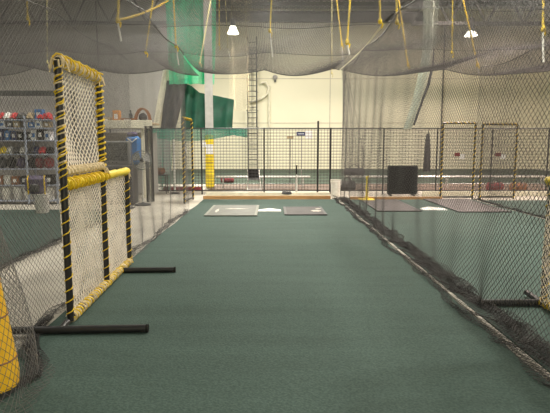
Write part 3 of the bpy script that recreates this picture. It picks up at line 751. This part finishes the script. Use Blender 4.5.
# tv on its stand
t = thing('media_cabinet', 'dark cabinet carrying the television', 'cabinet', (-4.07, 13.5, 0))
MB().box((0, 0, .53), (.86, .55, 1.02), bev=.02).build('body', 'dkgrey', t)
for s in (-1, 1):
    d = MB().box((s*.213, -.285, .53), (.40, .025, .9), bev=.006).build('door', 'black', t)
    MB().tube([(s*.05, -.31, .5), (s*.05, -.31, .62)], .008, 6).build('handle', 'alu', d)
t = thing('television', 'old grey-black television on the dark cabinet', 'television', (-4.08, 13.45, 1.05))
MB().box((0, 0, .32), (.70, .14, .62), bev=.03).build('front_frame', 'tvgrey', t)
MB().box((0, .22, .32), (.36, .34, .5), bev=.08).build('back_case', 'dkgrey', t)
MB().blob((0, -.062, .35), (.54, .05, .43), n=20, m=12, fn=lambda x, y, z: 1).build('tube', 'screen', t)
MB().box((0, -.072, .345), (.58, .012, .46), bev=.004).build('screen', 'screen', t)
for k in range(3): MB().lathe([(.015, 0), (.015, .015)], c=(-.2+.1*k, -.07, .065), n=10, T=Matrix.Rotation(PI/2, 4, 'X')).build('button', 'black', t)
t = thing('storage_tote', 'blue cloth bag lying behind the television', 'bag', (-3.70, 13.665, 1.05))
MB().box((0, 0, .38), (.38, .22, .76), bev=.07).build('body', 'blue', t); MB().box((-.02, 0, .80), (.28, .16, .14), bev=.05).build('flap', 'purple', t)
MB().tube([(-.13, -.12, .70), (0, -.125, .60), (.13, -.12, .70)], .015, 5).build('strap', 'white', t)
# floor fan
t = thing('pedestal_fan', 'round grey pedestal fan beside the black net bundle', 'fan', (-3.40, 13.3, 0), math.radians(5))
MB().lathe([(.20, 0), (.20, .03), (.05, .06), (.03, .08)], n=18).build('base', 'dkgrey', t)
MB().tube([(0, 0, .05), (0, .05, 1.18)], .022, 8).build('pole', 'alu', t)
b = MB()
for r in (.06, .12, .18, .245):
    for y in (-.07, .05): b.tube([(r*math.cos(a*PI/14), y-(.03 if r < .2 else 0), 1.18+r*math.sin(a*PI/14)) for a in range(28)], .005 if r < .2 else .011, 5, closed=True)
for k in range(20):
    a = 2*PI*k/20; b.tube([(.05*math.cos(a), -.10, 1.18+.05*math.sin(a)), (.245*math.cos(a), -.07, 1.18+.245*math.sin(a))], .004, 4)
b.build('grille', 'tvgrey', t)
for k in range(3):
    a0 = 2*PI*k/3+.4
    MB().sheet(lambda u, v: ((.04+.18*u)*math.cos(a0+(v-.5)*1.2), -.01+.05*(v-.5), 1.18+(.04+.18*u)*math.sin(a0+(v-.5)*1.2)), 5, 6, .006).build('blade', 'alu', t)
MB().blob((0, .04, 1.18), (.12, .2, .12)).build('motor', 'dkgrey', t)
# stool with bundle
t = thing('stool', 'small dark stool beyond the left walkway', 'stool', (-3.62, 16.52, 0))
MB().box((0, 0, .60), (.46, .36, .04), bev=.012).build('seat', 'dkgrey', t)
for x in (-.18, .18):
    for y in (-.13, .13): MB().tube([(x*1.1, y*1.1, 0), (x, y, .59)], .016, 6).build('leg', 'blackpipe', t)
MB().tube([(-.19, -.14, .25), (.19, -.14, .25)], .012, 5).build('stretcher', 'blackpipe', t)
t = thing('baseball_glove', 'brown leather glove lying on the dark stool', 'glove', (-3.62, 16.47, .62))
MB().blob((0, 0, .10), (.36, .26, .20), fn=lambda x, y, z: 1+.12*math.sin(4*x+1)+.06*math.cos(5*y)).build('palm', 'brown', t)
for k in range(4): MB().tube([(-.12+.08*k, .0, .16), (-.13+.085*k, -.10, .20), (-.13+.085*k, -.16, .12)], [.035, .035, .02], 7).build('finger', 'brown', t)
t = thing('net_pole', 'slim pale pole standing in front of the teal net curtain', 'pole', (-3.16, 16.45, 0))
MB().tube([(0, 0, 0), (0, 0, 1.75)], .03, 8).build('shaft', 'white', t); MB().lathe([(.16, 0), (.16, .03), (.04, .06)], n=14).build('base', 'dkgrey', t)

# merchandise shelves
SX0, SX1, SY = -7.75, -5.72, 13.75
t = thing('shelving_unit', 'pale blue steel shelving full of helmets, boxes and bags at far left', 'shelf', ((SX0+SX1)/2, SY, 0))
LV = [.10, .52, .95, 1.34, 1.70, 2.03, 2.24]
for z in LV: MB().box((0, 0, z-.015), (SX1-SX0, .46, .03), bev=.005).build('shelf_board', 'shelfsteel', t)
for x in (SX0, -6.50, SX1):
    for y in (-.23, .23): MB().box((x-(SX0+SX1)/2, y, 1.17), (.05, .035, 2.32), bev=.006).build('upright', 'shelfsteel', t)
for k, z in enumerate((.4, 1.2, 1.9)): MB().tube([(-(SX1-SX0)/2, .245, z-.3), ((SX1-SX0)/2, .245, z+.2)], .01, 5).build('brace', 'shelfsteel', t)
tag(MB().box((0, 0, 1.55), (4.4, .06, 3.1)).build('partition_panel', 'greyw', loc=(-7.2, 14.6, 0)), 'dull grey partition behind the merchandise shelves', 'partition')
t = thing('lintel_beam', 'dark beam running above the merchandise shelves', 'beam', (-6.95, 14.2, 0))
MB().box((0, 0, 2.98), (3.2, .12, .14), bev=.01).build('beam_body', 'steel', t)
for x in (-1.5, 1.5): MB().box((x, 0, 1.46), (.10, .10, 2.9), bev=.01).build('post', 'steel', t)

def helmet(label, loc, m, group, rz=0, brimm=None, s=1):
    t = thing('batting_helmet', label, 'helmet', loc, rz, group)
    n, mm = 16, 7; b = MB(); vs = []; fs = []
    for i in range(mm+1):
        th = PI*.5*i/mm
        for k in range(n):
            a = 2*PI*k/n; vs.append((.105*s*math.sin(th)*math.cos(a), .125*s*math.sin(th)*math.sin(a), .06*s+.115*s*math.cos(th)))
    o = len(vs)
    for k in range(n):
        a = 2*PI*k/n; vs.append((.103*s*math.cos(a), .12*s*math.sin(a), (.0 if abs(math.cos(a)) > .35 else .045)*s))
    for i in range(mm):
        for k in range(n): k2 = (k+1) % n; fs.append((i*n+k, (i+1)*n+k, (i+1)*n+k2, i*n+k2))
    for k in range(n): k2 = (k+1) % n; fs.append((mm*n+k, o+k, o+k2, mm*n+k2))
    b.add(vs, fs).build('shell', m, t)
    MB().sheet(lambda u, v: ((u-.5)*.17*s*(1-.3*v*v), -.11*s-.075*s*v*(1-(2*u-1)**2*.5), .062*s-.02*v*s), 8, 4, .006).build('brim', brimm or m, t)
    return t
COLN = {'red': 'red', 'white': 'white', 'navy': 'navy', 'blue': 'blue', 'black': 'black', 'yellowpad': 'yellow', 'dkgrey': 'grey', 'tan': 'tan', 'brown': 'brown', 'paper': 'white', 'redcloth': 'red', 'bucket': 'off-white', 'purple': 'purple', 'cream': 'cream'}
ORD = ['leftmost', 'second from the left', 'third from the left', 'fourth from the left', 'fifth from the left', 'sixth from the left', 'seventh from the left', 'eighth from the left', 'ninth from the left', 'tenth from the left']
def row(kind, shelf, z, items, x0=SX0+.14, gap=.0, y=SY):
    n = len(items); w = (SX1-SX0-.28)/n
    for k, m in enumerate(items):
        if m is None: continue
        x = x0+w*(k+.5); yy = y-.04+random.uniform(-.03, .03); rz = random.uniform(-.3, .3)
        if abs(x+6.50) < .05: x += .08
        lab = '%s %s on the %s, %s along it' % (COLN[m], kind, shelf, ORD[k]); grp = '%ss on the %s' % (kind, shelf)
        if kind == 'batting helmet': helmet(lab, (x, yy, z), m, grp, rz, s=1.12)
        elif kind == 'carton':
            hh = random.uniform(.13, .17); carton(lab, (x, yy, z), (w*.86, .30, hh), m, rz*.15, grp)
        elif kind == 'shoe box': carton(lab, (x, yy, z), (w*.86, .32, random.uniform(.22, .30)), m, rz*.15, grp)
        elif kind == 'kit bag':
            t = thing('kit_bag', lab, 'bag', (x, yy, z), rz*.3, grp)
            MB().box((0, 0, .15), (w*.82, .3, .30), bev=.07).build('body', m, t)
            MB().tube(catenary((-w*.2, -.12, .29), (w*.2, -.12, .29), -.05, 8), .012, 5).build('handle', 'black', t)
        elif kind == 'ball bucket': bucket(lab, (x, yy, z), min(.14, w*.42), .33, m, True, grp)
row('batting helmet', 'top shelf', 2.24, ['white', 'brown', 'red', 'white', 'red', 'dkgrey', 'tan', None, 'red', 'red'])
carton('blue and white upright box among the helmets on the top shelf', (-6.16, 13.7, 2.24), (.2, .2, .27), 'blue')
row('carton', 'second shelf from the top', 2.03, ['tan', 'black', 'paper', 'dkgrey', 'tan', 'bucket', 'blue', 'white', 'tan'])
row('shoe box', 'third shelf from the top', 1.70, ['paper', 'black', 'navy', 'blue', 'navy', 'black', 'black', 'paper', 'black', 'paper'])
row('batting helmet', 'fourth shelf from the top', 1.34, ['dkgrey', 'dkgrey', 'yellowpad', 'white', 'dkgrey', 'bucket', 'dkgrey', 'navy', 'red', 'black'])
row('kit bag', 'fifth shelf from the top', .95, ['black', 'dkgrey', 'black', 'purple', 'black', 'redcloth', 'redcloth'])
row('shoe box', 'sixth shelf from the top', .52, ['bucket', 'brown', 'bucket', 'brown', 'black', 'black', 'dkgrey', 'black'])
row('ball bucket', 'bottom shelf', .10, ['white', 'bucket', 'white', 'bucket', 'white', 'bucket'])
t = thing('backpack', 'purple bag with yellow straps on the white bucket near the shelves', 'bag', (-5.45, 11.75, .455))
MB().box((-.02, 0, .21), (.46, .26, .42), bev=.08).build('body', 'purple', t)
for x in (-.14, .24): MB().tube([(x, -.10, .43), (x, -.15, .36), (x+.01, -.155, .15), (x, -.13, .0)], .018, 6).build('strap', 'yellow', t)
MB().box((.02, -.15, .14), (.2, .05, .18), bev=.02).build('pocket', 'dkgrey', t)
# ============================================================ LAMPS
def lamp(label, x, y, z, power, size=.55, pink=0, flat=1):
    t = thing('high_bay_lamp', label, 'lamp', (x, y, z))
    MB().lathe([(a, c*flat) for a, c in [(.10, .30), (.13, .26), (.17, .14), (.24, 0), (.235, -.01), (.20, .0), (.14, .1), (.05, .2)]], n=20).build('refractor', 'lampglass', t)
    MB().lathe([(.07, .28*flat), (.11, .30*flat), (.11, .56), (.05, .60)], n=14).build('ballast', 'dkgrey', t)
    MB().tube([(0, 0, .58), (0, 0, ROOF-z-.02)], .012, 6).build('hanger', 'steel', t)
    l = bpy.data.lights.new('lamp_light', 'AREA'); l.shape = 'DISK'; l.size = size; l.energy = power; l.color = (1.0, .79, .68) if pink else (1.0, .945, .83)
    o = bpy.data.objects.new('lamp_light', l); COL.objects.link(o); o.parent = t; o.location = (0, 0, -.06)
PW = 620
lamp('bright bell-shaped lamp hanging right of the white column', -1.63, 22, 6.2, PW*1.0)
lamp('bright lamp hanging at the right seen through the net', 6.85, 18, 5.3, PW*.7, pink=1, flat=.5)
for lab, x, y, z, p, pk in [
    ('warehouse lamp above the shelves', -8.5, 13, 7.6, .5, 0), ('warehouse lamp above the home plate', -1.2, 13.0, 7.6, .9, 0),
    ('warehouse lamp above the divider net', 3.2, 8.5, 7.6, .8, 0), ('warehouse lamp above the right lanes', 10.5, 13, 7.6, .9, 1),
    ('warehouse lamp above the left turf', -7, 5.5, 7.6, .45, 0), ('warehouse lamp above the far end of the right lanes', 5.5, 14.5, 7.6, .8, 1),
    ('added fill lamp high over the ladder end of the hall', -3, 24.5, 9.0, .85, 0), ('added fill lamp high before the middle of the back wall', 2.6, 25, 9.0, 1.05, 0),  # both added out of view to brighten the back wall
    ('added fill lamp high before the right end of the back wall', 9.5, 25, 9.0, .7, 1), ('warehouse lamp in the far left corner', -11.5, 22.5, 9.0, .2, 0),  # the right-end lamp is also added to brighten the wall
    ('added fill lamp over the near right lane', 6.5, 4.5, 6.5, .75, 0), ('added fill lamp hanging low behind the viewer', 1.8, -4.8, 4.6, .75, 0)]:  # both added: side fill for the left screen, frontal fill from behind the camera
    lamp(lab, x, y, z, PW*p, pink=pk)

w = bpy.data.worlds.new('World'); S.world = w; w.use_nodes = True
w.node_tree.nodes['Background'].inputs[0].default_value = (.9, .92, 1, 1); w.node_tree.nodes['Background'].inputs[1].default_value = .3

# ============================================================ CAMERA
cam = bpy.data.cameras.new('Camera'); co = bpy.data.objects.new('Camera', cam); COL.objects.link(co)
cam.sensor_width = 36; cam.lens = 507*36/550; cam.clip_start = .05; cam.clip_end = 200
co.location = (0, 0, 1.6); co.rotation_euler = (math.radians(90)-math.atan(62.5/507), 0, -math.atan(3/507))
S.camera = co
vs = S.view_settings; vs.view_transform = 'Standard'; vs.look = 'None'; vs.gamma = 1; vs.use_curve_mapping = False; vs.exposure = 0.35
